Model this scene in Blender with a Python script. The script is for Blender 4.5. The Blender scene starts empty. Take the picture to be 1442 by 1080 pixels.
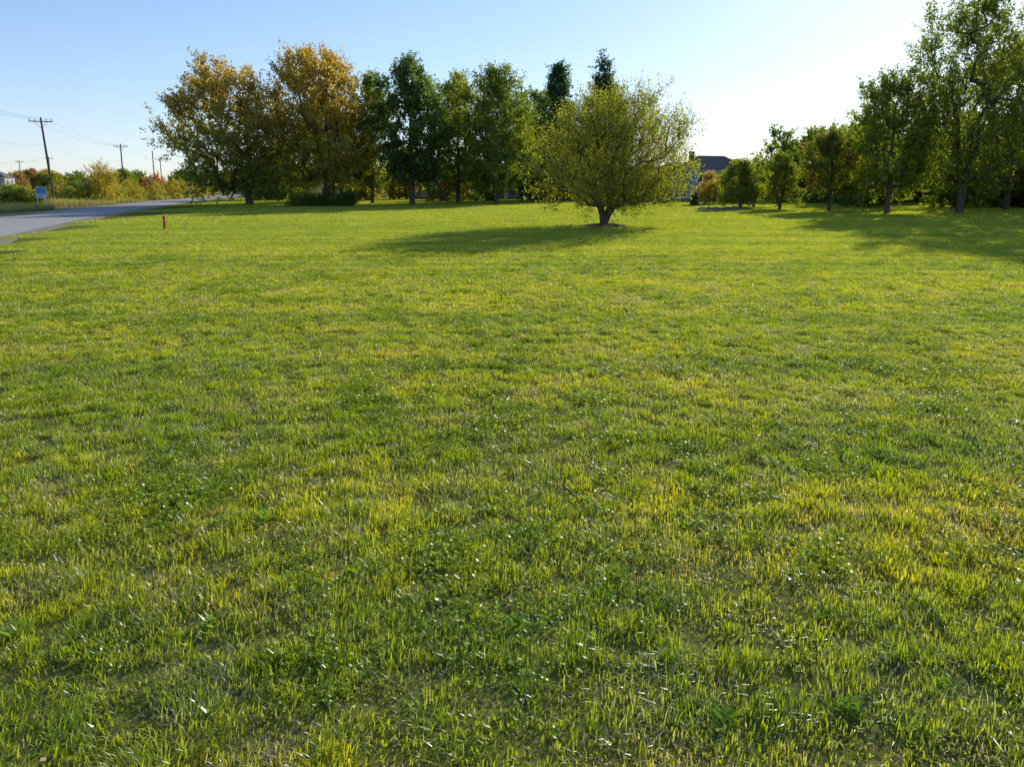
import bpy, math, random
import numpy as np
from mathutils import Vector, noise
rng=np.random.default_rng(11)
random.seed(5)
scene=bpy.context.scene
COL=scene.collection

# ------------------------------------------------------------------ helpers
def make_mesh(name,V,groups,cols=None,mats=(),smooth=False):
    me=bpy.data.meshes.new(name)
    V=np.asarray(V,dtype=np.float32)
    me.vertices.add(len(V)); me.vertices.foreach_set('co',V.ravel())
    loops=[];starts=[];mi=[];sm=[];s=0
    for g in groups:
        F,m=g[0],g[1]; smf=g[2] if len(g)>2 else smooth
        F=np.asarray(F,dtype=np.int32)
        if len(F)==0: continue
        n,k=F.shape
        loops.append(F.ravel()); starts.append(s+np.arange(n)*k); s+=n*k
        mi.append(np.full(n,m)); sm.append(np.full(n,smf))
    loops=np.concatenate(loops);starts=np.concatenate(starts);mi=np.concatenate(mi);sm=np.concatenate(sm)
    me.loops.add(len(loops)); me.loops.foreach_set('vertex_index',loops.astype(np.int32))
    me.polygons.add(len(starts)); me.polygons.foreach_set('loop_start',starts.astype(np.int32))
    for m in mats: me.materials.append(m)
    me.polygons.foreach_set('material_index',mi.astype(np.int32))
    me.polygons.foreach_set('use_smooth',sm.astype(bool))
    if cols is not None:
        a=me.attributes.new('col','FLOAT_COLOR','POINT')
        c=np.ones((len(V),4),dtype=np.float32); c[:,:3]=cols
        a.data.foreach_set('color',c.ravel())
    me.update(calc_edges=True); me.validate()
    return me

def add_obj(name,me,loc=(0,0,0),rot=0,scale=(1,1,1),parent=None,link=True):
    o=bpy.data.objects.new(name,me); o.location=loc; o.rotation_euler=(0,0,rot); o.scale=scale
    if link: COL.objects.link(o)
    if parent: o.parent=parent
    return o
def add_empty(name,loc=(0,0,0),rot=0):
    return add_obj(name,None,loc,rot)

def nmat(name):
    m=bpy.data.materials.new(name); m.use_nodes=True
    nt=m.node_tree; nt.nodes.clear()
    out=nt.nodes.new('ShaderNodeOutputMaterial')
    return m,nt,out
def pbr(name,c1,c2=None,scale=5,rough=.9,bump=0.0,metal=0,detail=6,stretch=(1,1,1),spec=.08):
    m,nt,out=nmat(name)
    b=nt.nodes.new('ShaderNodeBsdfPrincipled'); b.inputs['Roughness'].default_value=rough
    b.inputs['Metallic'].default_value=metal; b.inputs['Specular IOR Level'].default_value=spec
    c2=c2 or tuple(x*.75 for x in c1)
    tc=nt.nodes.new('ShaderNodeTexCoord'); mp=nt.nodes.new('ShaderNodeMapping'); mp.inputs['Scale'].default_value=stretch
    nt.links.new(tc.outputs['Object'],mp.inputs[0])
    n=nt.nodes.new('ShaderNodeTexNoise'); n.inputs['Scale'].default_value=scale; n.inputs['Detail'].default_value=detail
    n.inputs['Roughness'].default_value=.65
    nt.links.new(mp.outputs[0],n.inputs['Vector'])
    r=nt.nodes.new('ShaderNodeValToRGB'); r.color_ramp.elements[0].position=.35; r.color_ramp.elements[1].position=.65
    r.color_ramp.elements[0].color=(*c1,1); r.color_ramp.elements[1].color=(*c2,1)
    nt.links.new(n.outputs[0],r.inputs[0]); nt.links.new(r.outputs[0],b.inputs['Base Color'])
    if bump:
        bp=nt.nodes.new('ShaderNodeBump'); bp.inputs['Strength'].default_value=bump; bp.inputs['Distance'].default_value=.05
        nt.links.new(n.outputs[0],bp.inputs['Height']); nt.links.new(bp.outputs[0],b.inputs['Normal'])
    nt.links.new(b.outputs[0],out.inputs[0])
    return m
def mixrgb(nt,mode,fac,a,b):
    n=nt.nodes.new('ShaderNodeMix'); n.data_type='RGBA'; n.blend_type=mode
    for sock,v in ((n.inputs['Factor'],fac),(n.inputs[6],a),(n.inputs[7],b)):
        if isinstance(v,(int,float)): sock.default_value=v
        elif isinstance(v,tuple): sock.default_value=(*v,1)
        else: nt.links.new(v,sock)
    return n.outputs[2]
def worldnoise(nt,scale,stretch=(1,1,1),detail=4,lo=.35,hi=.65,rough=.6,rotz=0):
    g=nt.nodes.new('ShaderNodeNewGeometry'); mp=nt.nodes.new('ShaderNodeMapping'); mp.inputs['Scale'].default_value=stretch
    mp.inputs['Rotation'].default_value=(0,0,rotz)
    nt.links.new(g.outputs['Position'],mp.inputs[0])
    n=nt.nodes.new('ShaderNodeTexNoise'); n.inputs['Scale'].default_value=scale; n.inputs['Detail'].default_value=detail
    n.inputs['Roughness'].default_value=rough
    nt.links.new(mp.outputs[0],n.inputs['Vector'])
    r=nt.nodes.new('ShaderNodeMapRange'); r.inputs[1].default_value=lo; r.inputs[2].default_value=hi
    nt.links.new(n.outputs[0],r.inputs[0])
    return r.outputs[0]
def foliage_mat(name,trans=.5,gloss=.06,grough=.4,tint=(1.5,1.35,.55),field=False):
    m,nt,out=nmat(name)
    at=nt.nodes.new('ShaderNodeAttribute'); at.attribute_name='col'
    c=at.outputs['Color']
    if field:
        # patches of lusher / paler growth over the lawn, mown swathes, and painted shade in hollows
        c=mixrgb(nt,'MULTIPLY',worldnoise(nt,.30,detail=5,lo=.38,hi=.62),c,(.76,.88,.85))
        c=mixrgb(nt,'MULTIPLY',worldnoise(nt,2.2,detail=3,lo=.45,hi=.65),c,(.76,.84,.85))  # finer noise paints shaded hollows between clumps into the colour
        c=mixrgb(nt,'MULTIPLY',worldnoise(nt,.8,detail=5,lo=.47,hi=.68),c,(1.22,1.06,2.0))
        c=mixrgb(nt,'MULTIPLY',worldnoise(nt,.75,stretch=(.03,1,1),detail=1,lo=.46,hi=.53,rotz=-.10),c,(.74,.84,.82))
    d=nt.nodes.new('ShaderNodeBsdfDiffuse'); nt.links.new(c,d.inputs[0])
    t=nt.nodes.new('ShaderNodeBsdfTranslucent')
    tc=mixrgb(nt,'MULTIPLY',1.0,c,tint); nt.links.new(tc,t.inputs[0])
    mx=nt.nodes.new('ShaderNodeMixShader'); mx.inputs[0].default_value=trans
    nt.links.new(d.outputs[0],mx.inputs[1]); nt.links.new(t.outputs[0],mx.inputs[2])
    g=nt.nodes.new('ShaderNodeBsdfGlossy'); g.inputs['Roughness'].default_value=grough
    m2=nt.nodes.new('ShaderNodeMixShader'); m2.inputs[0].default_value=gloss
    nt.links.new(mx.outputs[0],m2.inputs[1]); nt.links.new(g.outputs[0],m2.inputs[2])
    nt.links.new(m2.outputs[0],out.inputs[0])
    return m

M_leaf=foliage_mat('leaf_material',.6,.03,.45,tint=(1.65,1.6,.6))
M_grass=foliage_mat('grass_blade_material',.6,.055,.34,tint=(1.4,1.3,.3),field=True)
M_dry=foliage_mat('dry_grass_material',.4,.02,.5,tint=(1.3,1.2,.9))
M_weed=foliage_mat('weed_leaf_material',.5,.04,.36,tint=(1.5,1.4,.35),field=True)
M_bark=pbr('bark_material',(.075,.058,.045),(.15,.12,.095),scale=9,bump=.8,stretch=(1,1,.25),spec=.03,rough=1)

# ------------------------------------------------------------------ world / sun / camera
SAZ=math.radians(32); SEL=math.radians(22.5)
w=bpy.data.worlds.new("World"); scene.world=w; w.use_nodes=True
nt=w.node_tree; nt.nodes.clear()
sky=nt.nodes.new('ShaderNodeTexSky'); sky.sky_type='NISHITA'; sky.sun_disc=False
sky.sun_elevation=SEL; sky.sun_rotation=SAZ; sky.air_density=1.0; sky.dust_density=.2; sky.ozone_density=2.8
# soft highlight roll-off so the aureole keeps colour: c/(1+k c)
vt=nt.nodes.new('ShaderNodeVectorMath'); vt.operation='MULTIPLY'; vt.inputs[1].default_value=(1.28,1.37,1.72)
vm=nt.nodes.new('ShaderNodeVectorMath'); vm.operation='MULTIPLY_ADD'; vm.inputs[1].default_value=(.05,.05,.05); vm.inputs[2].default_value=(1,1,1)
vd=nt.nodes.new('ShaderNodeVectorMath'); vd.operation='DIVIDE'
nt.links.new(sky.outputs[0],vt.inputs[0])
nt.links.new(vt.outputs[0],vm.inputs[0]); nt.links.new(vt.outputs[0],vd.inputs[0]); nt.links.new(vm.outputs[0],vd.inputs[1])
bg=nt.nodes.new('ShaderNodeBackground'); bg.inputs[1].default_value=.15
wo=nt.nodes.new('ShaderNodeOutputWorld')
nt.links.new(vd.outputs[0],bg.inputs[0]); nt.links.new(bg.outputs[0],wo.inputs[0])
sl=bpy.data.lights.new('sun','SUN'); sl.energy=5; sl.angle=math.radians(.5); sl.color=(1,.97,.91)
so=bpy.data.objects.new('sun',sl); COL.objects.link(so)
S=Vector((math.sin(SAZ)*math.cos(SEL),math.cos(SAZ)*math.cos(SEL),math.sin(SEL)))
so.rotation_euler=S.to_track_quat('Z','Y').to_euler(); so.location=(40,60,60)
cam=bpy.data.cameras.new('camera'); co=bpy.data.objects.new('camera',cam); COL.objects.link(co)
co.location=(0,0,3.0); co.rotation_euler=(math.radians(81),0,0)
cam.sensor_width=36; cam.lens=24.3; cam.shift_y=-.086; cam.clip_end=6000; cam.clip_start=.05
scene.camera=co
scene.view_settings.view_transform='Standard'; scene.view_settings.look='None'; scene.view_settings.exposure=0

# ------------------------------------------------------------------ road geometry
NE=[(-60,14),(0,-13.5),(20,-21.5),(40,-29.6),(73,-42.8),(139,-63),(200,-78),(300,-100),(500,-138),(900,-205)]
def near_edge(y): return np.interp(y,[p[0] for p in NE],[p[1] for p in NE])
ys=np.concatenate([np.arange(-60,200,4),np.arange(200,900,20)])
xs_=near_edge(ys)
k=np.ones(7)/7; xs=np.convolve(np.pad(xs_,3,mode='edge'),k,'valid'); 
def sm_edge(y): return np.interp(y,ys,xs)
def strip(name,off0,off1,z,mat,nx=1,wob=0,zf=None):
    V=[];F=[]
    n=len(ys)
    for i,(y,x) in enumerate(zip(ys,xs)):
        for j in range(nx+1):
            o=off0+(off1-off0)*j/nx
            wb=0
            if wob and j in (0,nx): wb=wob*noise.noise(Vector((y*.6,j*3.1,0)))
            V.append((x-o+wb,y,z if zf is None else zf(j/nx)))
    for i in range(n-1):
        for j in range(nx):
            a=i*(nx+1)+j
            F.append((a,a+1,a+nx+2,a+nx+1))
    return add_obj(name,make_mesh(name,V,[(F,0)],mats=[mat]))

def ground_mat():
    m,nt,out=nmat('ground_material')
    b=nt.nodes.new('ShaderNodeBsdfPrincipled'); b.inputs['Roughness'].default_value=1; b.inputs['Specular IOR Level'].default_value=.02
    c=mixrgb(nt,'MIX',worldnoise(nt,.4,detail=6),(.13,.16,.02),(.19,.20,.026))
    c=mixrgb(nt,'MIX',worldnoise(nt,18,detail=5,lo=.42,hi=.62),c,(.10,.085,.04))
    nt.links.new(c,b.inputs[0])
    n=nt.nodes.new('ShaderNodeTexNoise'); n.inputs['Scale'].default_value=12; n.inputs['Detail'].default_value=6
    g=nt.nodes.new('ShaderNodeNewGeometry'); nt.links.new(g.outputs['Position'],n.inputs['Vector'])
    bp=nt.nodes.new('ShaderNodeBump'); bp.inputs['Strength'].default_value=.7; bp.inputs['Distance'].default_value=.05
    nt.links.new(n.outputs[0],bp.inputs['Height']); nt.links.new(bp.outputs[0],b.inputs['Normal'])
    nt.links.new(b.outputs[0],out.inputs[0]); return m
R=4000
add_obj('ground',make_mesh('ground',[(-R,-R,0),(R,-R,0),(R,R,0),(-R,R,0)],[([(0,1,2,3)],0)],mats=[ground_mat()]))
M_field=pbr('dry_field_material',(.28,.23,.12),(.20,.20,.08),scale=.25,bump=.3)
strip('dry_field',8.6,700,.004,M_field)
M_should=pbr('gravel_material',(.36,.29,.19),(.24,.20,.09),scale=2.2,bump=.5,detail=10)
strip('road_shoulder',-1.1,9.4,.008,M_should,nx=6,wob=1.2)
M_road=pbr('asphalt_material',(.33,.30,.26),(.44,.40,.355),scale=1.3,rough=.9,bump=.15,detail=12,spec=.03)
strip('road',0.1,8.3,.05,M_road,nx=4,zf=lambda t:.03+.05*(1-(2*t-1)**2))
# ------------------------------------------------------------------ grass
G1=np.array([.46,.50,.016]); G2=np.array([.70,.66,.035]); G3=np.array([.32,.42,.014]); DRY=np.array([.80,.68,.38])
def blades(n,ext,Lm,w,dry=.08,lean=.7,seed=0,cdry=None,circ=False,amp=.55):
    r=np.random.default_rng(seed)
    if circ:
        a=r.random(n)*6.283; q=np.sqrt(r.random(n))*ext; x=np.cos(a)*q; y=np.sin(a)*q
    else:
        x=(r.random(n)-.5)*ext; y=(r.random(n)-.5)*ext
    hn=np.zeros(n)
    for kx in range(12):
        f=r.random()*2.2*3.5+1.5; ph=r.random(3)*6.28; an=r.random()*6.28
        hn+=np.sin((x*np.cos(an)+y*np.sin(an))*f*1.7+ph[0])*np.sin((x*np.sin(an)-y*np.cos(an))*f*1.3+ph[1])
    hn=hn/3.2
    # thin spots between clumps
    if not circ:
        kp=r.random(n)<np.clip(1.15+.9*hn,.35,1)
        x=x[kp];y=y[kp];hn=hn[kp];n=len(x)
    L=Lm*(.5+.7*r.random(n))*(1+amp*np.clip(hn,-1.1,1.4))
    # neighbouring blades lie over in a shared direction
    aw=2.2*np.sin(x*4.1+seed)+2.2*np.cos(y*3.7+seed*2)+np.sin(x*9+y*7)
    a=np.where(r.random(n)<.5,r.random(n)*6.283,aw+r.normal(0,.5,n))
    h=np.stack([np.cos(a),np.sin(a),0*a],1); s=np.stack([-np.sin(a),np.cos(a),0*a],1)
    b=(.15+r.random(n)**1.0*lean)
    P=np.stack([x,y,np.zeros(n)],1); z=np.array([0,0,1.])
    zf=np.sqrt(np.clip(1-b*b*.8,.10,1))
    W=(w*(.5+.9*r.random(n)))[:,None]/2
    Lc=L[:,None]; bc=b[:,None]; zc=zf[:,None]
    mid=P+h*Lc*bc*.35+z*Lc*zc*.62; tip=P+h*Lc*bc+z*Lc*zc
    tw=(r.random(n)-.5)[:,None]*.8
    s2=s+h*tw
    V=np.stack([P-s*W,P+s*W,mid+s2*W*.85,mid-s2*W*.85,tip],1).reshape(-1,3)
    i=np.arange(n)[:,None]*5
    Q=np.concatenate([i,i+1,i+2,i+3],1); T=np.concatenate([i+3,i+2,i+4],1)
    t=r.random(n)[:,None]; 
    C=G1*(1-t)+G2*t
    t3=(np.clip(hn,0,1)*.6)[:,None]; C=C*(1-t3)+G3*t3*1.0
    dm=(r.random(n)<dry*(1.2-np.clip(hn,-1,1)))[:,None]
    C=np.where(dm,(cdry if cdry is not None else DRY)*(.45+.6*r.random(n)[:,None]),C)
    C5=np.repeat(C[:,None,:],5,1); C5[:,0:2]*=.72  # self-shadowing at the blade bases, darkened in the vertex colour
    return V,Q,T,C5.reshape(-1,3)
def leafquads(P,D,N,l,wd,C,fold=.0):
    """kite leaves: P base, D direction, N approx normal"""
    D=D/np.linalg.norm(D,axis=1,keepdims=True)
    Sx=np.cross(D,N); Sx/=np.linalg.norm(Sx,axis=1,keepdims=True)+1e-9
    l=l[:,None]; wd=wd[:,None]
    V=np.stack([P,P+D*l*.45+Sx*wd*.5,P+D*l,P+D*l*.45-Sx*wd*.5],1).reshape(-1,3)
    n=len(P); F=np.arange(n*4).reshape(n,4)
    return V,F,np.repeat(C,4,0)

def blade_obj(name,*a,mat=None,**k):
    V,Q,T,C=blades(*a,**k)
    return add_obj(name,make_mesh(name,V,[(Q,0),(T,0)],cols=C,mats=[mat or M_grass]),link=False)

def clover_obj(name,seed,rad=.3,n=320,dark=False):
    r=np.random.default_rng(seed)
    a=r.random(n)*6.283; q=rad*r.random(n)**.8*(.8+.5*np.sin(a*3+seed)); h=.025+.05*r.random(n)
    P=np.stack([np.cos(a)*q,np.sin(a)*q,h],1)
    Vs=[];Fs=[];Cs=[];o=0
    b=r.random(n)*6.283
    N=np.stack([r.normal(0,.6,n),r.normal(0,.6,n),np.ones(n)],1)
    base=np.where(r.random(n)[:,None]<.5,np.array([.28,.37,.02]),np.array([.42,.48,.022]))
    for kx in range(3):
        an=b+kx*2.094
        D=np.stack([np.cos(an),np.sin(an),r.normal(0,.45,n)],1)
        V,F,C=leafquads(P,D,N,.014+.014*r.random(n),.014+.012*r.random(n),base)
        Vs.append(V);Fs.append(F+o);Cs.append(C);o+=len(V)
    return add_obj(name,make_mesh(name,np.concatenate(Vs),[(np.concatenate(Fs),0)],cols=np.concatenate(Cs),mats=[M_weed]),link=False)
def rosette_obj(name,seed):
    r=np.random.default_rng(seed)
    n=22; a=r.random(n)*6.283
    P=np.stack([r.normal(0,.03,n),r.normal(0,.03,n),.01+0*a],1)
    D=np.stack([np.cos(a),np.sin(a),.4+.9*r.random(n)],1); N=np.stack([-np.cos(a)*.6,-np.sin(a)*.6,np.ones(n)],1)
    C=np.array([.34,.44,.02])*(.7+.7*r.random(n)[:,None])
    V,F,Cc=leafquads(P,D,N,.05+.06*r.random(n),.018+.014*r.random(n),C)
    return add_obj(name,make_mesh(name,V,[(F,0)],cols=Cc,mats=[M_weed]),link=False)
def litter_obj(name,seed):
    r=np.random.default_rng(seed); n=10
    P=np.stack([r.normal(0,.3,n),r.normal(0,.3,n),.03+.03*r.random(n)],1); a=r.random(n)*6.283
    D=np.stack([np.cos(a),np.sin(a),r.normal(0,.5,n)],1); N=np.stack([r.normal(0,.6,n),r.normal(0,.6,n),np.ones(n)],1)
    C=np.array([.42,.32,.18])*(.5+.8*r.random(n)[:,None])
    V,F,Cc=leafquads(P,D,N,.018+.02*r.random(n),.012+.012*r.random(n),C)
    return add_obj(name,make_mesh(name,V,[(F,0)],cols=Cc,mats=[M_dry]),link=False)

def instancer(name,pts,rots,scls,idx,objs):
    me=bpy.data.meshes.new(name); n=len(pts)
    me.vertices.add(n); me.vertices.foreach_set('co',np.asarray(pts,dtype=np.float32).ravel())
    a=me.attributes.new('irot','FLOAT_VECTOR','POINT'); rr=np.zeros((n,3),dtype=np.float32); rr[:,2]=rots; a.data.foreach_set('vector',rr.ravel())
    a=me.attributes.new('iscl','FLOAT_VECTOR','POINT'); a.data.foreach_set('vector',np.asarray(scls,dtype=np.float32).ravel())
    a=me.attributes.new('iidx','INT','POINT'); a.data.foreach_set('value',np.asarray(idx,dtype=np.int32))
    me.update()
    o=add_obj(name,me)
    ng=bpy.data.node_groups.new(name+'_nodes','GeometryNodeTree')
    ng.interface.new_socket('Geometry',in_out='INPUT',socket_type='NodeSocketGeometry')
    ng.interface.new_socket('Geometry',in_out='OUTPUT',socket_type='NodeSocketGeometry')
    gi=ng.nodes.new('NodeGroupInput'); go=ng.nodes.new('NodeGroupOutput')
    j=ng.nodes.new('GeometryNodeJoinGeometry')
    def attr(nm,t):
        x=ng.nodes.new('GeometryNodeInputNamedAttribute'); x.data_type=t; x.inputs[0].default_value=nm; return x.outputs[0]
    ar=attr('irot','FLOAT_VECTOR'); as_=attr('iscl','FLOAT_VECTOR'); ai=attr('iidx','INT')
    for q,ob in enumerate(objs):
        oi=ng.nodes.new('GeometryNodeObjectInfo'); oi.inputs['Object'].default_value=ob; oi.inputs['As Instance'].default_value=True
        cp=ng.nodes.new('FunctionNodeCompare'); cp.data_type='INT'; cp.operation='EQUAL'
        ng.links.new(ai,cp.inputs[2]); cp.inputs[3].default_value=q
        ip=ng.nodes.new('GeometryNodeInstanceOnPoints')
        ng.links.new(gi.outputs[0],ip.inputs['Points']); ng.links.new(cp.outputs[0],ip.inputs['Selection'])
        ng.links.new(oi.outputs['Geometry'],ip.inputs['Instance'])
        ng.links.new(ar,ip.inputs['Rotation']); ng.links.new(as_,ip.inputs['Scale'])
        ng.links.new(ip.outputs[0],j.inputs[0])
    ng.links.new(j.outputs[0],go.inputs[0])
    md=o.modifiers.new('scatter','NODES'); md.node_group=ng
    return o

def tiles(y0,y1,step,m=6,z=0):
    pts=[]
    y=y0
    while y<y1:
        hw=.78*max(y+step,0)+m
        for x in np.arange(-math.ceil(hw/step)*step,hw,step):
            if x-step*.5>sm_edge(y)+.3: pts.append((x,y,z))
        y+=step
    return pts
objs=[];P=[];I=[];SC=[]
def add_tiles(pts,k0,kn):
    for p in pts:
        P.append(p); I.append(k0+random.randrange(kn)); SC.append((1,1,.9+.25*random.random()))
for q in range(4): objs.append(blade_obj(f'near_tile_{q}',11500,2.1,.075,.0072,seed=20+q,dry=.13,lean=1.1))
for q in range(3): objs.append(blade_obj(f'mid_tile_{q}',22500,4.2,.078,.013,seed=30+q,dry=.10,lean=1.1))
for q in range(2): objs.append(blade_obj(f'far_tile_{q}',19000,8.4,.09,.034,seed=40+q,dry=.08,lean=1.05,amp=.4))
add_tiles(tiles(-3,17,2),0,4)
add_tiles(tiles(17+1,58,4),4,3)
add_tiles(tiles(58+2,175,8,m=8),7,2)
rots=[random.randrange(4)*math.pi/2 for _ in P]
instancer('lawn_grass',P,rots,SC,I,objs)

wo_=[clover_obj('clover_a',1,.35,130),clover_obj('clover_b',2,.5,200),rosette_obj('rosette_a',3),rosette_obj('rosette_b',4),litter_obj('litter',5),
     blade_obj('tuft',240,.16,.11,.008,seed=77,dry=.03,circ=True,lean=.95),
     blade_obj('dry_tuft',260,.22,.07,.005,seed=78,dry=.75,circ=True,lean=1.0)]
P=[];I=[];SC=[];RO=[]
def scatter(n,ymax,kinds,thr,fr,off,smin=.7,smax=1.4):
    c=0;t=0
    while c<n and t<n*40:
        t+=1
        y=-2+(ymax+2)*random.random()**.75; hw=.8*max(y,0)+6; x=random.uniform(-hw,hw)
        if x<sm_edge(y)+1.5: continue
        v=noise.noise(Vector((x*fr+off,y*fr,off)))
        if v<thr+random.uniform(-.45,.45): continue
        c+=1; P.append((x,y,0)); I.append(random.choice(kinds)); s=random.uniform(smin,smax); SC.append((s,s,s)); RO.append(random.random()*6.28)
scatter(1500,30,[0,1],.1,.45,3.1)
scatter(240,14,[2,3],.0,.5,8.3)
scatter(220,20,[4],-.2,.4,5.0)
scatter(1000,22,[5],.1,.7,12.0,.6,1.1)
scatter(1700,28,[6],.1,.6,21.0,.7,1.6)
instancer('lawn_weeds',P,RO,SC,I,wo_)

# ------------------------------------------------------------------ trees
def tubes(A,B,ra,rb,k=6):
    d=B-A; d/=np.linalg.norm(d,axis=1,keepdims=True)+1e-9
    ref=np.where(np.abs(d[:,0:1])>.85,np.array([[0,1.,0]]),np.array([[1.,0,0]]))
    u=np.cross(d,ref); u/=np.linalg.norm(u,axis=1,keepdims=True); v=np.cross(d,u)
    th=np.arange(k)/k*2*math.pi
    ring=u[:,None,:]*np.cos(th)[None,:,None]+v[:,None,:]*np.sin(th)[None,:,None]
    V=np.concatenate([A[:,None]+ring*ra[:,None,None],B[:,None]+ring*rb[:,None,None]],1).reshape(-1,3)
    n=len(A); b=(np.arange(n)*2*k)[:,None]; i=np.arange(k)[None]; i2=(i+1)%k
    F=np.stack([b+i,b+i2,b+k+i2,b+k+i],2).reshape(-1,4)
    return V,F
BROAD=[(0,.6),(.15,.92),(.4,1),(.65,.95),(.85,.7),(1,.25)]
OVAL=[(0,.55),(.2,.9),(.45,1),(.7,.82),(.9,.48),(1,.12)]
DOME=[(0,.72),(.15,.95),(.4,1),(.65,.85),(.85,.55),(1,.2)]
WIDE=[(0,.78),(.15,.96),(.4,1),(.65,.94),(.85,.72),(1,.4)]
CONE=[(0,1),(.3,.8),(.6,.55),(.85,.3),(1,.04)]
PAL={
 'green':([.10,.165,.02],[.17,.235,.028]),
 'dark':([.055,.105,.02],[.10,.155,.028]),
 'ygreen':([.21,.25,.025],[.33,.33,.035]),
 'gold':([.40,.31,.035],[.48,.35,.05]),
 'orange':([.44,.29,.06],[.50,.35,.08]),
 'rust':([.40,.18,.05],[.42,.24,.06]),
 'red':([.40,.08,.05],[.42,.15,.06]),
 'conifer':([.045,.10,.045],[.075,.14,.06]),
 'tan':([.34,.31,.13],[.28,.29,.09]),
}
def tree_mesh(name,H,cb,rx,trunk_r,prof=BROAD,off=(0,0),ncl=260,shoots=5,lps=26,leaf=.2,slen=1.6,up=.5,pal='green',pal2=None,
              autumn=lambda t,r:0.0,stems=1,fork=.3,seed=0,ry=None,shell=.5,lump=.35,spread=.5,droop=0,leader=.8):
    r=np.random.default_rng(seed); ry=ry or rx
    ph=r.random(8)*6.28
    t=r.random(ncl*3); 
    pr=np.interp(t,[p[0] for p in prof],[p[1] for p in prof])
    keep=r.random(len(t))<(.25+.75*pr); t=t[keep][:ncl]; pr=pr[keep][:ncl]; n=len(t)
    a=r.random(n)*6.283; q=r.random(n)**shell
    lm=1+lump*(.5*np.sin(a*2+ph[0]+t*4)+.4*np.sin(a*3+ph[1]-t*7)+.35*np.sin(a*5+ph[2]+t*13))
    hz=H-cb
    zj=hz*.05*(np.sin(a*3+ph[3])+r.normal(0,.5,n))*(q)
    T=np.stack([off[0]*np.minimum(1,.3+t)+np.cos(a)*q*pr*rx*lm,off[1]+np.sin(a)*q*pr*ry*lm,cb+t*hz*.97+zj],1)
    N=[];par=[]
    def addn(p,k): N.append(np.array(p,float)); par.append(k); return len(N)-1
    root=addn((0,0,-.1),-1); root=addn((0,0,H*.02),root)
    for s in range(stems):
        an=r.random()*1.2+s*6.283/stems; k=root; sp=spread*(0.15 if stems==1 else 1)
        top=H*(leader if stems==1 else leader*.8)
        m=9; ex=np.cos(an)*sp*rx*.75+off[0]*.6; ey=np.sin(an)*sp*ry*.75+off[1]*.6
        for j in range(1,m+1):
            f=j/m; 
            k=addn((ex*f**1.15+r.normal(0,.012*H)*f,ey*f**1.15+r.normal(0,.012*H)*f,H*.02+(top-H*.02)*f),k)
    order=np.argsort(np.linalg.norm((T-np.array([0,0,cb*.7]))*np.array([1,1,.6]),axis=1))
    ends=[]
    for i in order:
        p=T[i]; NN=np.array(N)
        dv=p-NN; dist=np.linalg.norm(dv,axis=1)
        pen=np.where(dv[:,2]<dist*.1+0, (2.0 if droop==0 else 1.0),1.0)+np.where(NN[:,2]<cb*.55,3,0)
        hx=np.linalg.norm(NN[:,:2],axis=1)
        c=dist*pen+np.maximum(0,hx-np.linalg.norm(p[:2]))*.8
        c[0]=1e9
        k=int(np.argmin(c)); s0=N[k]; L=np.linalg.norm(p-s0)
        m=max(1,min(4,int(L/1.4)))
        for j in range(1,m+1):
            f=j/m; pos=s0+(p-s0)*f; pos=pos+np.array([0,0,-.10*L*math.sin(f*math.pi)])+(r.normal(0,.05*L,3) if j<m else 0)
            k=addn(pos,k)
        ends.append(k)
    NN=np.array(N); par=np.array(par); cnt=np.zeros(len(N)); 
    for e in ends: cnt[e]+=1
    cnt+=.05
    for i in range(len(N)-1,0,-1): cnt[par[i]]+=cnt[i]
    rad=np.maximum(trunk_r*(cnt/cnt[1])**.5,.012*max(1,H/12)); rad[0]=trunk_r*1.35
    ch=np.arange(1,len(N)); pa=par[1:]
    ra=np.minimum(rad[pa],rad[ch]*1.35); ra[0]=rad[0]
    VB,FB=tubes(NN[pa],NN[ch],ra,rad[ch],7)
    ctr=np.array([off[0]*.8,off[1],cb+hz*.35])
    E=NN[ends]; m=len(E)
    O=E-ctr; O/=np.linalg.norm(O,axis=1,keepdims=True)+1e-6
    SA=np.repeat(E,shoots,0)+r.normal(0,slen*.28,(m*shoots,3))
    D=np.repeat(O,shoots,0)*.7+np.array([0,0,up])+r.normal(0,.55,(m*shoots,3))
    D/=np.linalg.norm(D,axis=1,keepdims=True)
    SL=slen*(.5+.8*r.random(m*shoots))
    SB=SA+D*SL[:,None]; SB[:,2]-=droop*SL
    VS,FS=tubes(np.repeat(E,shoots,0)*.5+SA*.5,SB,np.full(m*shoots,.012*max(1,H/14)),np.full(m*shoots,.005*max(1,H/14)),3)
    nl=m*shoots*lps
    si=np.repeat(np.arange(m*shoots),lps); f=r.random(nl)
    LP=SA[si]+(SB-SA)[si]*f[:,None]+r.normal(0,slen*.11,(nl,3))
    LD=r.normal(0,1,(nl,3))+D[si]*.5; LN=r.normal(0,1,(nl,3))+np.array([0,0,.5])
    p1=np.array(PAL[pal]); p2=np.array(PAL[pal2 or pal])
    cl=np.repeat(r.random(m),shoots*lps); th=np.clip((LP[:,2]-cb)/hz,0,1)
    mix=np.clip(.6*cl+.4*r.random(nl),0,1)[:,None]
    C1=p1[0]*(1-mix)+p1[1]*mix; C2=p2[0]*(1-mix)+p2[1]*mix
    au=np.clip(autumn(th,cl)+r.normal(0,.12,nl),0,1)[:,None]
    C=(C1*(1-au)+C2*au)*(.75+.5*r.random(nl)[:,None])
    VL,FL,CL=leafquads(LP,LD,LN,leaf*(.6+.8*r.random(nl)),leaf*.8*(.6+.7*r.random(nl)),C)
    V=np.concatenate([VB,VS,VL]); CC=np.concatenate([np.full((len(VB)+len(VS),3),.1),CL])
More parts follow.
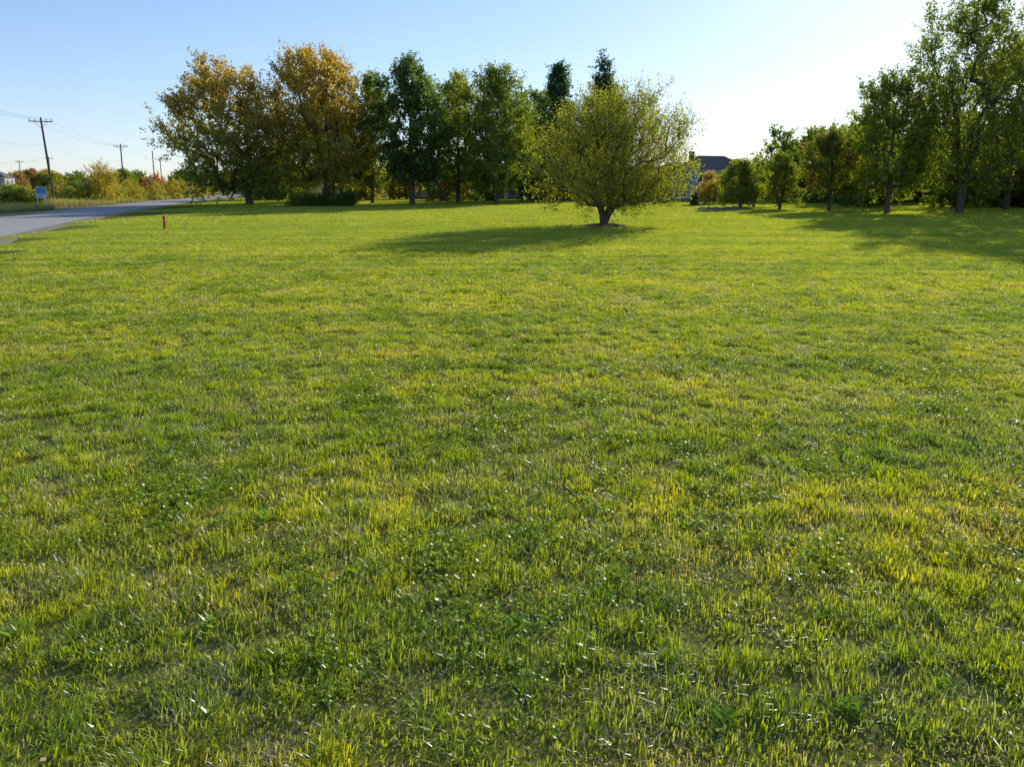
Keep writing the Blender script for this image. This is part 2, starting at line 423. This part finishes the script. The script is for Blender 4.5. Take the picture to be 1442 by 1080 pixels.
    return make_mesh(name,V,[(FB,0,True),(FS+len(VB),0),(FL+len(VB)+len(VS),1)],cols=CC,mats=[M_bark,M_leaf])
def tree(name,x,y,*a,**k):
    return add_obj(name,tree_mesh(name,*a,**k),(x,y,0))

tree('crabapple_tree',6.9,52,9.3,1.6,5.6,.42,prof=WIDE,off=(.8,0),ncl=430,shoots=6,lps=22,leaf=.13,slen=1.3,up=.85,pal='ygreen',pal2='gold',
     autumn=lambda t,r:.0+.25*r,stems=5,seed=3,shell=.55,lump=.16,spread=.75,fork=.1)
# left row
tree('maple_tree',-40.6,108,20.8,2.4,9.4,.62,off=(-3.2,0),ncl=420,shoots=5,lps=20,leaf=.34,slen=1.7,pal='green',pal2='orange',autumn=lambda t,r:.05+1.0*t*(.4+r),seed=11,stems=2,spread=.4,lump=.22)
tree('maple_tree',-28.8,112,23.4,4.0,8.6,.6,off=(-2.4,0),ncl=430,shoots=5,lps=20,leaf=.34,slen=1.7,pal='ygreen',pal2='orange',autumn=lambda t,r:.1+.95*t*(.5+r),seed=12,stems=3,spread=.45,lump=.22)
tree('ash_tree',-23.6,118,20.6,3.5,4.2,.3,prof=OVAL,ncl=170,lps=20,leaf=.34,slen=1.5,pal='green',pal2='ygreen',autumn=lambda t,r:.2+.5*r,seed=13,lump=.28)
tree('oak_tree',-16,112,22.3,3.6,6.0,.45,prof=OVAL,ncl=300,lps=20,leaf=.34,slen=1.6,pal='dark',pal2='green',autumn=lambda t,r:.3*r+.4*t,seed=14,lump=.28)
tree('ash_tree',-9.7,125,22,3.2,5.6,.4,prof=OVAL,ncl=260,lps=20,leaf=.34,slen=1.6,pal='green',pal2='ygreen',autumn=lambda t,r:.2+.5*r+.3*t,seed=15,lump=.28)
tree('linden_tree',-2.5,115,21,3.4,6.6,.42,prof=BROAD,ncl=340,lps=20,leaf=.34,slen=1.6,pal='green',pal2='ygreen',autumn=lambda t,r:.2+.6*r,seed=16,stems=4,spread=.45,lump=.26)
tree('ash_tree',3.8,132,19.5,2.5,6.0,.4,prof=OVAL,ncl=250,lps=20,leaf=.36,slen=1.6,pal='green',pal2='ygreen',autumn=lambda t,r:.1+.3*r,seed=17)
tree('oak_tree',-34,128,19,4,5.5,.4,prof=OVAL,ncl=200,lps=20,leaf=.36,slen=1.6,pal='green',pal2='gold',autumn=lambda t,r:.3+.3*r,seed=18)
for (x,y,H,s) in ((9.6,150,28.3,21),(19.2,150,29.2,22)):
    tree('spruce_tree',x,y,H,1.5,6.8,.4,prof=CONE,ncl=480,shoots=4,lps=20,leaf=.40,slen=1.8,up=-.1,droop=.15,pal='conifer',seed=s,lump=.15,shell=.6,leader=.97)
# small trees centre right
tree('small_ornamental_tree',30.2,92,5.8,1.0,2.6,.2,prof=DOME,ncl=110,leaf=.19,slen=.9,pal='green',pal2='ygreen',autumn=lambda t,r:.4+.4*r,seed=31,stems=3,spread=.7)
tree('small_ornamental_tree',34.0,98,6.4,1.1,2.3,.2,prof=DOME,ncl=100,leaf=.19,slen=.9,pal='green',pal2='ygreen',autumn=lambda t,r:.5+.4*r,seed=32,stems=2,spread=.6)
tree('small_ornamental_tree',33.8,88,6.5,1.1,2.3,.22,prof=DOME,ncl=110,leaf=.19,slen=.9,pal='green',pal2='ygreen',autumn=lambda t,r:.4+.4*r,seed=33,stems=3,spread=.6)
tree('golden_shrub_tree',31.6,112,4.6,.4,1.7,.1,prof=OVAL,ncl=60,leaf=.19,slen=.8,pal='gold',pal2='orange',autumn=lambda t,r:.5*r,seed=34,stems=2,spread=.5)
tree('golden_shrub_tree',36.0,118,5.4,.5,2.1,.12,prof=OVAL,ncl=70,leaf=.2,slen=.8,pal='ygreen',pal2='gold',autumn=lambda t,r:.5*r,seed=35,stems=2,spread=.5)
# right trees
tree('pear_tree',37.3,82,8.8,2.2,3.4,.2,prof=OVAL,ncl=150,leaf=.21,slen=1.1,pal='green',pal2='rust',autumn=lambda t,r:np.where(r>.7,.6,.05),seed=41)
tree('ash_tree',41.5,77,14.6,3.0,4.4,.28,prof=OVAL,ncl=210,leaf=.24,slen=1.3,pal='green',pal2='ygreen',autumn=lambda t,r:.2+.4*r,seed=42)
tree('maple_tree',49.5,77,22.6,4.0,7.0,.42,prof=BROAD,ncl=350,shoots=5,lps=20,leaf=.26,slen=1.6,up=.7,pal='green',pal2='ygreen',autumn=lambda t,r:.2+.4*r+.2*t,seed=43,stems=3,spread=.4,lump=.3)
tree('maple_tree',61,86,19,3.5,6.0,.36,prof=OVAL,ncl=240,leaf=.27,slen=1.5,pal='green',pal2='gold',autumn=lambda t,r:.1+.4*r,seed=44)
tree('maple_tree',64,70,20,3.5,6.5,.38,prof=BROAD,ncl=240,leaf=.3,slen=1.6,pal='green',pal2='ygreen',autumn=lambda t,r:.3+.3*r,seed=45)

# distant trees (one instanced mass)
dt=[]
for q,(pl,p2,au) in enumerate((('green','ygreen',.3),('green','ygreen',.6),('green','gold',.6),('tan','red',.5),('dark','green',.9))):
    me=tree_mesh(f'far_tree_{q}',10,.4,4.2,.25,prof=DOME if q!=1 else OVAL,ncl=120,shoots=4,lps=16,leaf=.42,slen=1.3,pal=pl,pal2=p2,autumn=(lambda t,r,au=au:au*(.4+r)),seed=60+q)
    dt.append(add_obj(f'far_tree_{q}',me,link=False))
P=[];I=[];SC=[];RO=[]
def put(x,y,h,k,wf=1.0):
    P.append((x,y,0)); I.append(k); s=h/10; SC.append((s*wf,s*wf,s)); RO.append(random.random()*6.28)
def row(x0,x1,y0,y1,n,h0,h1,kinds,wf=1.0):
    for i in range(n):
        f=(i+random.uniform(.1,.9))/n
        put(x0+(x1-x0)*f,random.uniform(y0,y1),random.uniform(h0,h1),random.choice(kinds),wf)
row(-62,18,180,200,20,7,10,[0,1,2,1])
row(-58,14,138,154,11,6,12,[0,1,2])
row(10,70,170,190,20,6.5,8.5,[0,1,2,4],1.2)
row(50,110,95,120,18,8,12,[0,1,1,2])
row(52,125,120,150,22,10,14,[0,1,4])
row(-430,-110,270,340,60,5.5,9,[0,1,2,3,4],1.3)
row(-110,-50,205,280,12,6,8.5,[0,1,2,3],1.2)
row(-420,400,420,520,110,9,13,[0,1,2,3,4],1.6)
instancer('distant_trees',P,RO,SC,I,dt)

# shrubs left of road and planting beds
bs=[]
for q,(pl,p2,au) in enumerate((('green','ygreen',.6),('tan','ygreen',.5),('ygreen','gold',.7),('red','orange',.3),('dark','green',.2))):
    me=tree_mesh(f'shrub_{q}',2.6,.05,1.5,.06,prof=DOME,ncl=60,shoots=4,lps=16,leaf=.14,slen=.6,pal=pl,pal2=p2,autumn=(lambda t,r,au=au:au*(.4+r)),seed=80+q,stems=4,spread=.8)
    bs.append(add_obj(f'shrub_{q}',me,link=False))
P=[];I=[];SC=[];RO=[]
def bush(x,y,s,k,wf=1.0): P.append((x,y,0));I.append(k);SC.append((s*wf,s*wf,s));RO.append(random.random()*6.28)
for i in range(110):
    y=random.uniform(80,260); x=sm_edge(y)-8.6-4-abs(random.gauss(0,18))
    bush(x,y,random.uniform(.5,1.2),random.choice([0,1,1,1,2,2,0]),1.2)
for i in range(8): bush(-72-i*1.0+random.uniform(-2,2),112+i*9,random.uniform(1.2,1.8),random.choice([1,2,2]))
bush(-105,205,2.2,3);bush(-108,215,1.9,3);bush(-98,210,1.6,3)
instancer('roadside_shrubs',P,RO,SC,I,bs)
P=[];I=[];SC=[];RO=[]
for i in range(14): bush(-32.5+i*.5+random.uniform(-.4,.4),104+random.uniform(-1.6,1.6),random.uniform(.45,.9)*(1-.05*abs(i-7)),random.choice([4,4,0]),1.1)
for i in range(4): bush(-24.5+random.uniform(-1,1),104+random.uniform(-1,1),random.uniform(.5,.9),4)
instancer('hedge',P,RO,SC,I,bs)
tree('yellow_birch_tree',-67.5,115,6.2,.5,2.6,.14,prof=OVAL,ncl=80,shoots=5,lps=16,leaf=.19,slen=1.1,up=.6,pal='gold',pal2='ygreen',autumn=lambda t,r:.5*r,seed=91,stems=3)
for x,y,s,sd in ((25.5,118,2.6,5),(23.2,112,2.2,6),(27.4,105,2.0,7)):
    tree('juniper_shrub',x,y,s,.1,.75,.08,prof=CONE,ncl=60,shoots=4,lps=16,leaf=.12,slen=.4,pal='conifer',seed=sd)

tall=[blade_obj('tall_a',7000,6.2,.75,.04,seed=51,dry=.85,lean=.6,cdry=np.array([.62,.51,.31]),mat=M_dry),
      blade_obj('tall_b',7000,6.2,.55,.04,seed=52,dry=.6,lean=.6,cdry=np.array([.58,.49,.26]),mat=M_dry)]
P=[];I=[];SC=[];RO=[]
for y in np.arange(30,230,6):
    for x in np.arange(-210,-20,6):
        if x+3<sm_edge(y)-9.2 and x>-.9*y-25:
            P.append((x,y,0));I.append(random.randrange(2));s=random.uniform(.6,1.3);SC.append((1,1,s));RO.append(random.randrange(4)*math.pi/2)
instancer('dry_meadow_grass',P,RO,SC,I,tall)

# ------------------------------------------------------------------ boxes & built things
class MB:
    def __init__(s): s.V=[];s.g={}
    def face(s,pts,m=0):
        b=len(s.V); s.V+=[tuple(p) for p in pts]; s.g.setdefault((len(pts),m),[]).append(tuple(range(b,b+len(pts))))
    def box(s,x0,x1,y0,y1,z0,z1,m=0):
        p=[(x0,y0,z0),(x1,y0,z0),(x1,y1,z0),(x0,y1,z0),(x0,y0,z1),(x1,y0,z1),(x1,y1,z1),(x0,y1,z1)]
        for f in ((0,3,2,1),(4,5,6,7),(0,1,5,4),(1,2,6,5),(2,3,7,6),(3,0,4,7)): s.face([p[i] for i in f],m)
    def cyl(s,A,B,ra,rb,k=10,m=0,caps=True):
        A=np.array([A],float);B=np.array([B],float)
        V,F=tubes(A,B,np.array([float(ra)]),np.array([float(rb)]),k)
        for f in F: s.face([V[i] for i in f],m)
        if caps: s.face([V[i] for i in range(k)][::-1],m); s.face([V[k+i] for i in range(k)],m)
    def mesh(s,name,mats): return make_mesh(name,s.V,[(f,key[1]) for key,f in s.g.items()],mats=mats)

M_wood=pbr('weathered_wood',(.10,.075,.055),(.16,.12,.09),scale=6,stretch=(1,1,.1))
M_metal=pbr('galvanised_metal',(.3,.3,.31),rough=.5,metal=.6)
M_cer=pbr('insulator_ceramic',(.25,.25,.26),rough=.3)
M_wire=pbr('wire_material',(.04,.04,.045),rough=.6)
def pole(x,y,H,arm=True,rot=.0,xf=False,lean=0):
    b=MB()
    b.cyl((0,0,-.2),(lean,0,H),.19,.12,10,0)
    att=[]
    if arm:
        zz,w=H-.55,1.5
        b.box(-w+lean,w+lean,-.22,-.12,zz-.07,zz+.07,0)
        b.cyl((-.85+lean,-.17,zz-.07),(lean,-.17,zz-.95),.025,.025,5,1); b.cyl((.85+lean,-.17,zz-.07),(lean,-.17,zz-.95),.025,.025,5,1)
        for t in (-1.38,-.75,.75,1.38):
            b.cyl((t+lean,-.17,zz+.07),(t+lean,-.17,zz+.2),.03,.03,6,1); b.cyl((t+lean,-.17,zz+.2),(t+lean,-.17,zz+.36),.075,.05,8,2)
            att.append((t+lean,-.17,zz+.36))
    b.cyl((lean,0,H),(lean,0,H+.18),.05,.04,6,2)
    att.append((lean*.7,-.15,H*.7))
    b.cyl((lean*.7-.02,-.18,H*.7-.1),(lean*.7-.02,-.18,H*.7+.1),.05,.05,6,1)
    o=add_obj('utility_pole',b.mesh('utility_pole',[M_wood,M_metal,M_cer]),(x,y,0),rot)
    c,s=math.cos(rot),math.sin(rot)
    return [(x+a*c-d*s,y+a*s+d*c,z) for a,d,z in att]
R1=.35
p0=pole(-50,48,12.8,rot=R1)
p1=pole(-68.2,104,12.8,rot=R1,lean=-.7)
p2=pole(-91.5,165,12.6,rot=R1)
p3=pole(-101,198,12.6,rot=R1,arm=False)
p4=pole(-122,244,12.6,rot=R1)
p5=pole(-131,280,12,rot=R1)
q1=pole(-152,231,12.4,rot=1.2); q2=pole(-185,264,12.4,rot=1.2); q3=pole(-210,286,12.4,rot=1.2)
b=MB()
def wires(a,c,sag):
    n=min(len(a),len(c))
    for i in range(n):
        A=np.array(a[i]);B=np.array(c[i]) 
        pts=[A+(B-A)*t+np.array([0,0,-4*sag*t*(1-t)]) for t in np.linspace(0,1,9)]
        for u,v in zip(pts[:-1],pts[1:]): b.cyl(u,v,.007,.007,4,0,False)
wires(p0,p1,.9);wires(p1,p2,1.1);wires(p2,p4,1.2);wires(p4,p5,.6);wires(q1,q2,.7);wires(q2,q3,.6)
add_obj('power_lines',b.mesh('power_lines',[M_wire]))

M_red=pbr('red_plastic',(.60,.02,.015),(.52,.02,.015),rough=.45,spec=.5)
M_white=pbr('white_paint',(.75,.75,.73),rough=.6)
b=MB()
b.cyl((0,0,-.05),(0,0,.74),.085,.085,16,0); b.cyl((0,0,.74),(0,0,.80),.105,.105,16,0); b.cyl((0,0,.80),(0,0,.88),.105,.09,16,0); b.cyl((0,0,.88),(0,0,.94),.09,.03,16,0)
b.cyl((0,0,.60),(0,0,.63),.088,.088,16,1,False)
add_obj('utility_marker_post',b.mesh('utility_marker_post',[M_red,M_white]),(-24.4,48.7,0))
M_yel=pbr('yellow_vinyl',(.75,.5,.03),rough=.5)
b=MB(); b.cyl((0,0,0),(.03,0,.42),.004,.004,5,1)
for i in range(4):
    x0,x1=.03+i*.035,.03+(i+1)*.035; f=lambda x:.012*math.sin((x-.03)*40)
    b.face([(x0,f(x0),.32),(x1,f(x1),.31),(x1,f(x1),.41),(x0,f(x0),.42)],0)
add_obj('marking_flag',b.mesh('marking_flag',[M_yel,M_metal]),(-18.3,25.2,0))
M_blue=pbr('sign_blue',(.14,.32,.6),rough=.5)
b=MB(); b.box(-.52,-.44,-.05,.05,0,2.9,0); b.box(.44,.52,-.05,.05,0,2.9,0); b.box(-.62,.62,-.09,-.055,1.4,2.85,0); b.box(-.56,.56,-.10,-.0925,1.95,2.78,2)
b.box(-.45,.35,-.10,-.0925,1.75,1.83,2); b.box(-.45,.2,-.10,-.0925,1.55,1.63,2)
add_obj('roadside_sign',b.mesh('roadside_sign',[M_white,M_wood,M_blue]),(-62.0,92,0),.45)

# houses
M_glass=pbr('window_glass',(.03,.04,.05),rough=.08,spec=.8)
M_trim=pbr('white_trim',(.7,.7,.68),rough=.6)
def siding(name,c):
    m,nt,out=nmat(name); bs_=nt.nodes.new('ShaderNodeBsdfPrincipled'); bs_.inputs['Roughness'].default_value=.7
    tc=nt.nodes.new('ShaderNodeTexCoord'); wv=nt.nodes.new('ShaderNodeTexWave'); wv.bands_direction='Z'; wv.wave_profile='SAW'; wv.inputs['Scale'].default_value=1.6
    nt.links.new(tc.outputs['Object'],wv.inputs['Vector'])
    bp=nt.nodes.new('ShaderNodeBump'); bp.inputs['Distance'].default_value=.02; nt.links.new(wv.outputs[1],bp.inputs['Height']); nt.links.new(bp.outputs[0],bs_.inputs['Normal'])
    nt.links.new(mixrgb(nt,'MULTIPLY',wv.outputs[1],c,(.88,.88,.88)),bs_.inputs[0]); nt.links.new(bs_.outputs[0],out.inputs[0]); return m
def shingles(name,c): return pbr(name,c,tuple(x*.7 for x in c),scale=3,bump=.4,detail=10)
def house(name,x,y,rot,W,D,storeys,wall,roof,roofh=3,hip=True,garage=False):
    e=add_empty(name,(x,y,0),rot); Hh=storeys*2.8+.4
    b=MB(); b.box(-W/2,W/2,-D/2,D/2,0,Hh,0); b.box(-W/2-.03,W/2+.03,-D/2-.03,D/2+.03,0,.35,1)
    if not hip:
        for sx in (-1,1): b.face([(sx*W/2,-D/2,Hh),(sx*W/2,D/2,Hh),(sx*W/2,0,Hh+roofh*.93)],0)
    add_obj('walls',b.mesh('walls',[wall,M_cer]),parent=e)
    b=MB(); o=.45; X=W/2+o; Y=D/2+o; ri=(W/2-D/2*.8) if hip else X; z0=Hh-.05; z1=Hh+roofh
    A=[(-X,-Y,z0),(X,-Y,z0),(X,Y,z0),(-X,Y,z0)]; r1=(-ri,0,z1); r2=(ri,0,z1)
    b.face([A[0],A[1],r2,r1]); b.face([A[2],A[3],r1,r2])
    if hip: b.face([A[1],A[2],r2]); b.face([A[3],A[0],r1])
    b.face([(p[0],p[1],z0-.002) for p in A][::-1],1)
    b.box(-X,X,-Y-.05,-Y,z0-.2,z0+.02,1); b.box(-X,X,Y,Y+.05,z0-.2,z0+.02,1)
    gw=W*.16; gx=W*.22; gy=-Y-.9
    b.face([(gx-gw,gy,z0),(gx,gy,z0+roofh*.75),(gx,-.5,z0+roofh*.75),(gx-gw,-.5,z0)]); b.face([(gx,gy,z0+roofh*.75),(gx+gw,gy,z0),(gx+gw,-.5,z0),(gx,-.5,z0+roofh*.75)])
    add_obj('roof',b.mesh('roof',[roof,M_trim]),parent=e)
    b=MB(); b.box(gx-gw+.35,gx+gw-.35,gy+.35,-D/2-.004,0,Hh-.1,0); b.face([(gx-gw+.35,gy+.35,Hh-.1),(gx+gw-.35,gy+.35,Hh-.1),(gx,gy+.35,z0+roofh*.62)],0)
    add_obj('gable_bay',b.mesh('gable_bay',[wall]),parent=e)
    b=MB()
    for s in range(storeys):
        zb=1.0+s*2.8
        for wx in (-.38,-.2,-.02,.22,.41):
            cx=W*wx; yy=-D/2 if abs(cx-gx)>gw else gy+.35
            if s==0 and abs(wx+.02)<.01:
                b.box(cx-.55,cx+.55,yy-.05,yy-.003,.35,2.5,0); b.box(cx-.42,cx+.42,yy-.07,yy-.053,.38,2.4,2); continue
            b.box(cx-.62,cx+.62,yy-.05,yy-.003,zb-.1,zb+1.5,0); b.box(cx-.5,cx-.03,yy-.06,yy-.053,zb,zb+1.4,1); b.box(cx+.03,cx+.5,yy-.06,yy-.053,zb,zb+1.4,1)
        for sx in (-1,1):
            for cy in (-D*.22,D*.22):
                xx=sx*W/2; b.box(min(xx+sx*.003,xx+sx*.05),max(xx+sx*.003,xx+sx*.05),cy-.6,cy+.6,zb-.1,zb+1.5,0)
                b.box(min(xx+sx*.053,xx+sx*.06),max(xx+sx*.053,xx+sx*.06),cy-.5,cy+.5,zb,zb+1.4,1)
    add_obj('windows_and_door',b.mesh('windows',[M_trim,M_glass,M_wood]),parent=e)
    b=MB(); b.box(-W*.3-.4,-W*.3+.4,.6,1.4,Hh,z1+.7,0); b.box(-W*.3-.48,-W*.3+.48,.52,1.48,z1+.702,z1+.85,0)
    add_obj('chimney',b.mesh('chimney',[M_brick]),parent=e)
    return e
M_brick=pbr('brick_material',(.28,.13,.09),scale=8)
W_blue=siding('blue_siding',(.36,.46,.62)); W_white=siding('white_siding',(.70,.70,.68)); W_tan=siding('tan_siding',(.42,.37,.30))
Rf=shingles('brown_shingles',(.23,.17,.14)); Rf2=shingles('grey_shingles',(.15,.15,.155))
house('blue_house',40.5,143,.25,13,9,2,W_blue,Rf,3.0)
house('ranch_house',-9,160,-.1,24,9,1,W_white,Rf2,2.0,hip=False)
house('ranch_house',-44,168,.1,20,9,1,W_white,Rf2,2.2,hip=False)
house('suburban_house',-196,262,.3,14,10,2,W_tan,Rf2,3)
house('suburban_house',-228,275,.2,15,10,2,W_tan,Rf2,3)
M_or=pbr('orange_plastic',(.6,.17,.03),rough=.45)
e=add_empty('playset',(-13.0,122,0),-.2)
b=MB()
for sx in (0,1.6):
    for sy in (0,1.4): b.box(sx,sx+.1,sy,sy+.1,0,2.6,0)
b.box(-.05,1.75,-.05,1.55,1.35,1.43,0); b.box(1.7,5.4,.65,.78,2.3,2.43,0)
b.cyl((5.3,.7,2.35),(5.5,-.5,0),.06,.06,6,0); b.cyl((5.3,.7,2.35),(5.5,1.9,0),.06,.06,6,0)
for z in (.4,.8,1.15): b.box(.1,1.6,.0,.06,z,z+.07,0)
add_obj('frame',b.mesh('frame',[M_wood]),parent=e)
b=MB(); b.face([(-.15,-.2,2.6),(1.85,-.2,2.6),(1.85,.75,3.4),(-.15,.75,3.4)]); b.face([(-.15,.75,3.4),(1.85,.75,3.4),(1.85,1.7,2.6),(-.15,1.7,2.6)])
b.face([(0,.3,1.4),(0,1.1,1.4),(-2.4,1.1,.25),(-2.4,.3,.25)]); b.face([(0,.3,1.65),(0,.3,1.4),(-2.4,.3,.25),(-2.4,.3,.5)]); b.face([(0,1.1,1.4),(0,1.1,1.65),(-2.4,1.1,.5),(-2.4,1.1,.25)])
add_obj('slide_and_roof',b.mesh('slide',[M_or]),parent=e)
b=MB()
for x in (2.5,3.9):
    for d in (-.22,.22): b.cyl((x+d,.7,2.3),(x+d,.7,.5),.012,.012,4,0)
    b.box(x-.25,x+.25,.58,.82,.46,.5,1)
add_obj('swings',b.mesh('swings',[M_metal,M_or]),parent=e)

# rocks / beds
M_rock=pbr('rock_material',(.26,.24,.21),(.15,.14,.13),scale=4,bump=.6)
M_mulch=pbr('mulch_material',(.10,.07,.045),(.20,.15,.09),scale=9,bump=1,detail=10,spec=.02,rough=1)
def rocks(name,cx,cy,n,rx,ry,s0,s1,seed,ring=False):
    import bmesh
    r=random.Random(seed); bm=bmesh.new()
    for i in range(n):
        a=r.random()*6.28; q=1 if ring else math.sqrt(r.random()); s=r.uniform(s0,s1)
        res=bmesh.ops.create_icosphere(bm,subdivisions=2,radius=s); px,py=math.cos(a)*rx*q,math.sin(a)*ry*q; o=r.random()*50
        for v in res['verts']:
            f=1+.35*noise.noise(v.co/s*1.3+Vector((o,0,0))); v.co=Vector((v.co.x*f*1.2+px,v.co.y*f+py,v.co.z*f*.7+s*.3))
    me=bpy.data.meshes.new(name); bm.to_mesh(me); bm.free(); me.materials.append(M_rock); return add_obj(name,me,(cx,cy,0))
def bed(name,cx,cy,rx,ry,h,seed):
    V=[(0,0,h)];n=40;rings=5
    for k_ in range(1,rings+1):
        for i in range(n):
            a=i/n*6.283; f=k_/rings*(1+.18*noise.noise(Vector((math.cos(a)*1.5,math.sin(a)*1.5,seed)))*(k_/rings))
            V.append((math.cos(a)*rx*f,math.sin(a)*ry*f,h*(1-(k_/rings)**2)+.012+.05*noise.noise(Vector((a*4,k_*2,seed)))*(k_<rings)))
    T=[(0,1+i,1+(i+1)%n) for i in range(n)]; Q=[]
    for k_ in range(rings-1):
        for i in range(n): a=1+k_*n+i; b_=1+k_*n+(i+1)%n; Q.append((a,a+n,b_+n,b_))
    return add_obj(name,make_mesh(name,V,[(T,0,True),(Q,0,True)],mats=[M_mulch]),(cx,cy,0))
bed('mulch_bed',6.9,52,1.9,1.7,.22,1); rocks('bed_stones',6.9,52,12,1.5,1.4,.08,.2,4,True)
bed('mulch_bed',26.0,88,3.6,2.2,.25,2); rocks('garden_boulders',26.0,88,16,3.2,1.8,.18,.5,9)
bed('mulch_bed',-30,104,6,2.4,.15,3)
print('done')
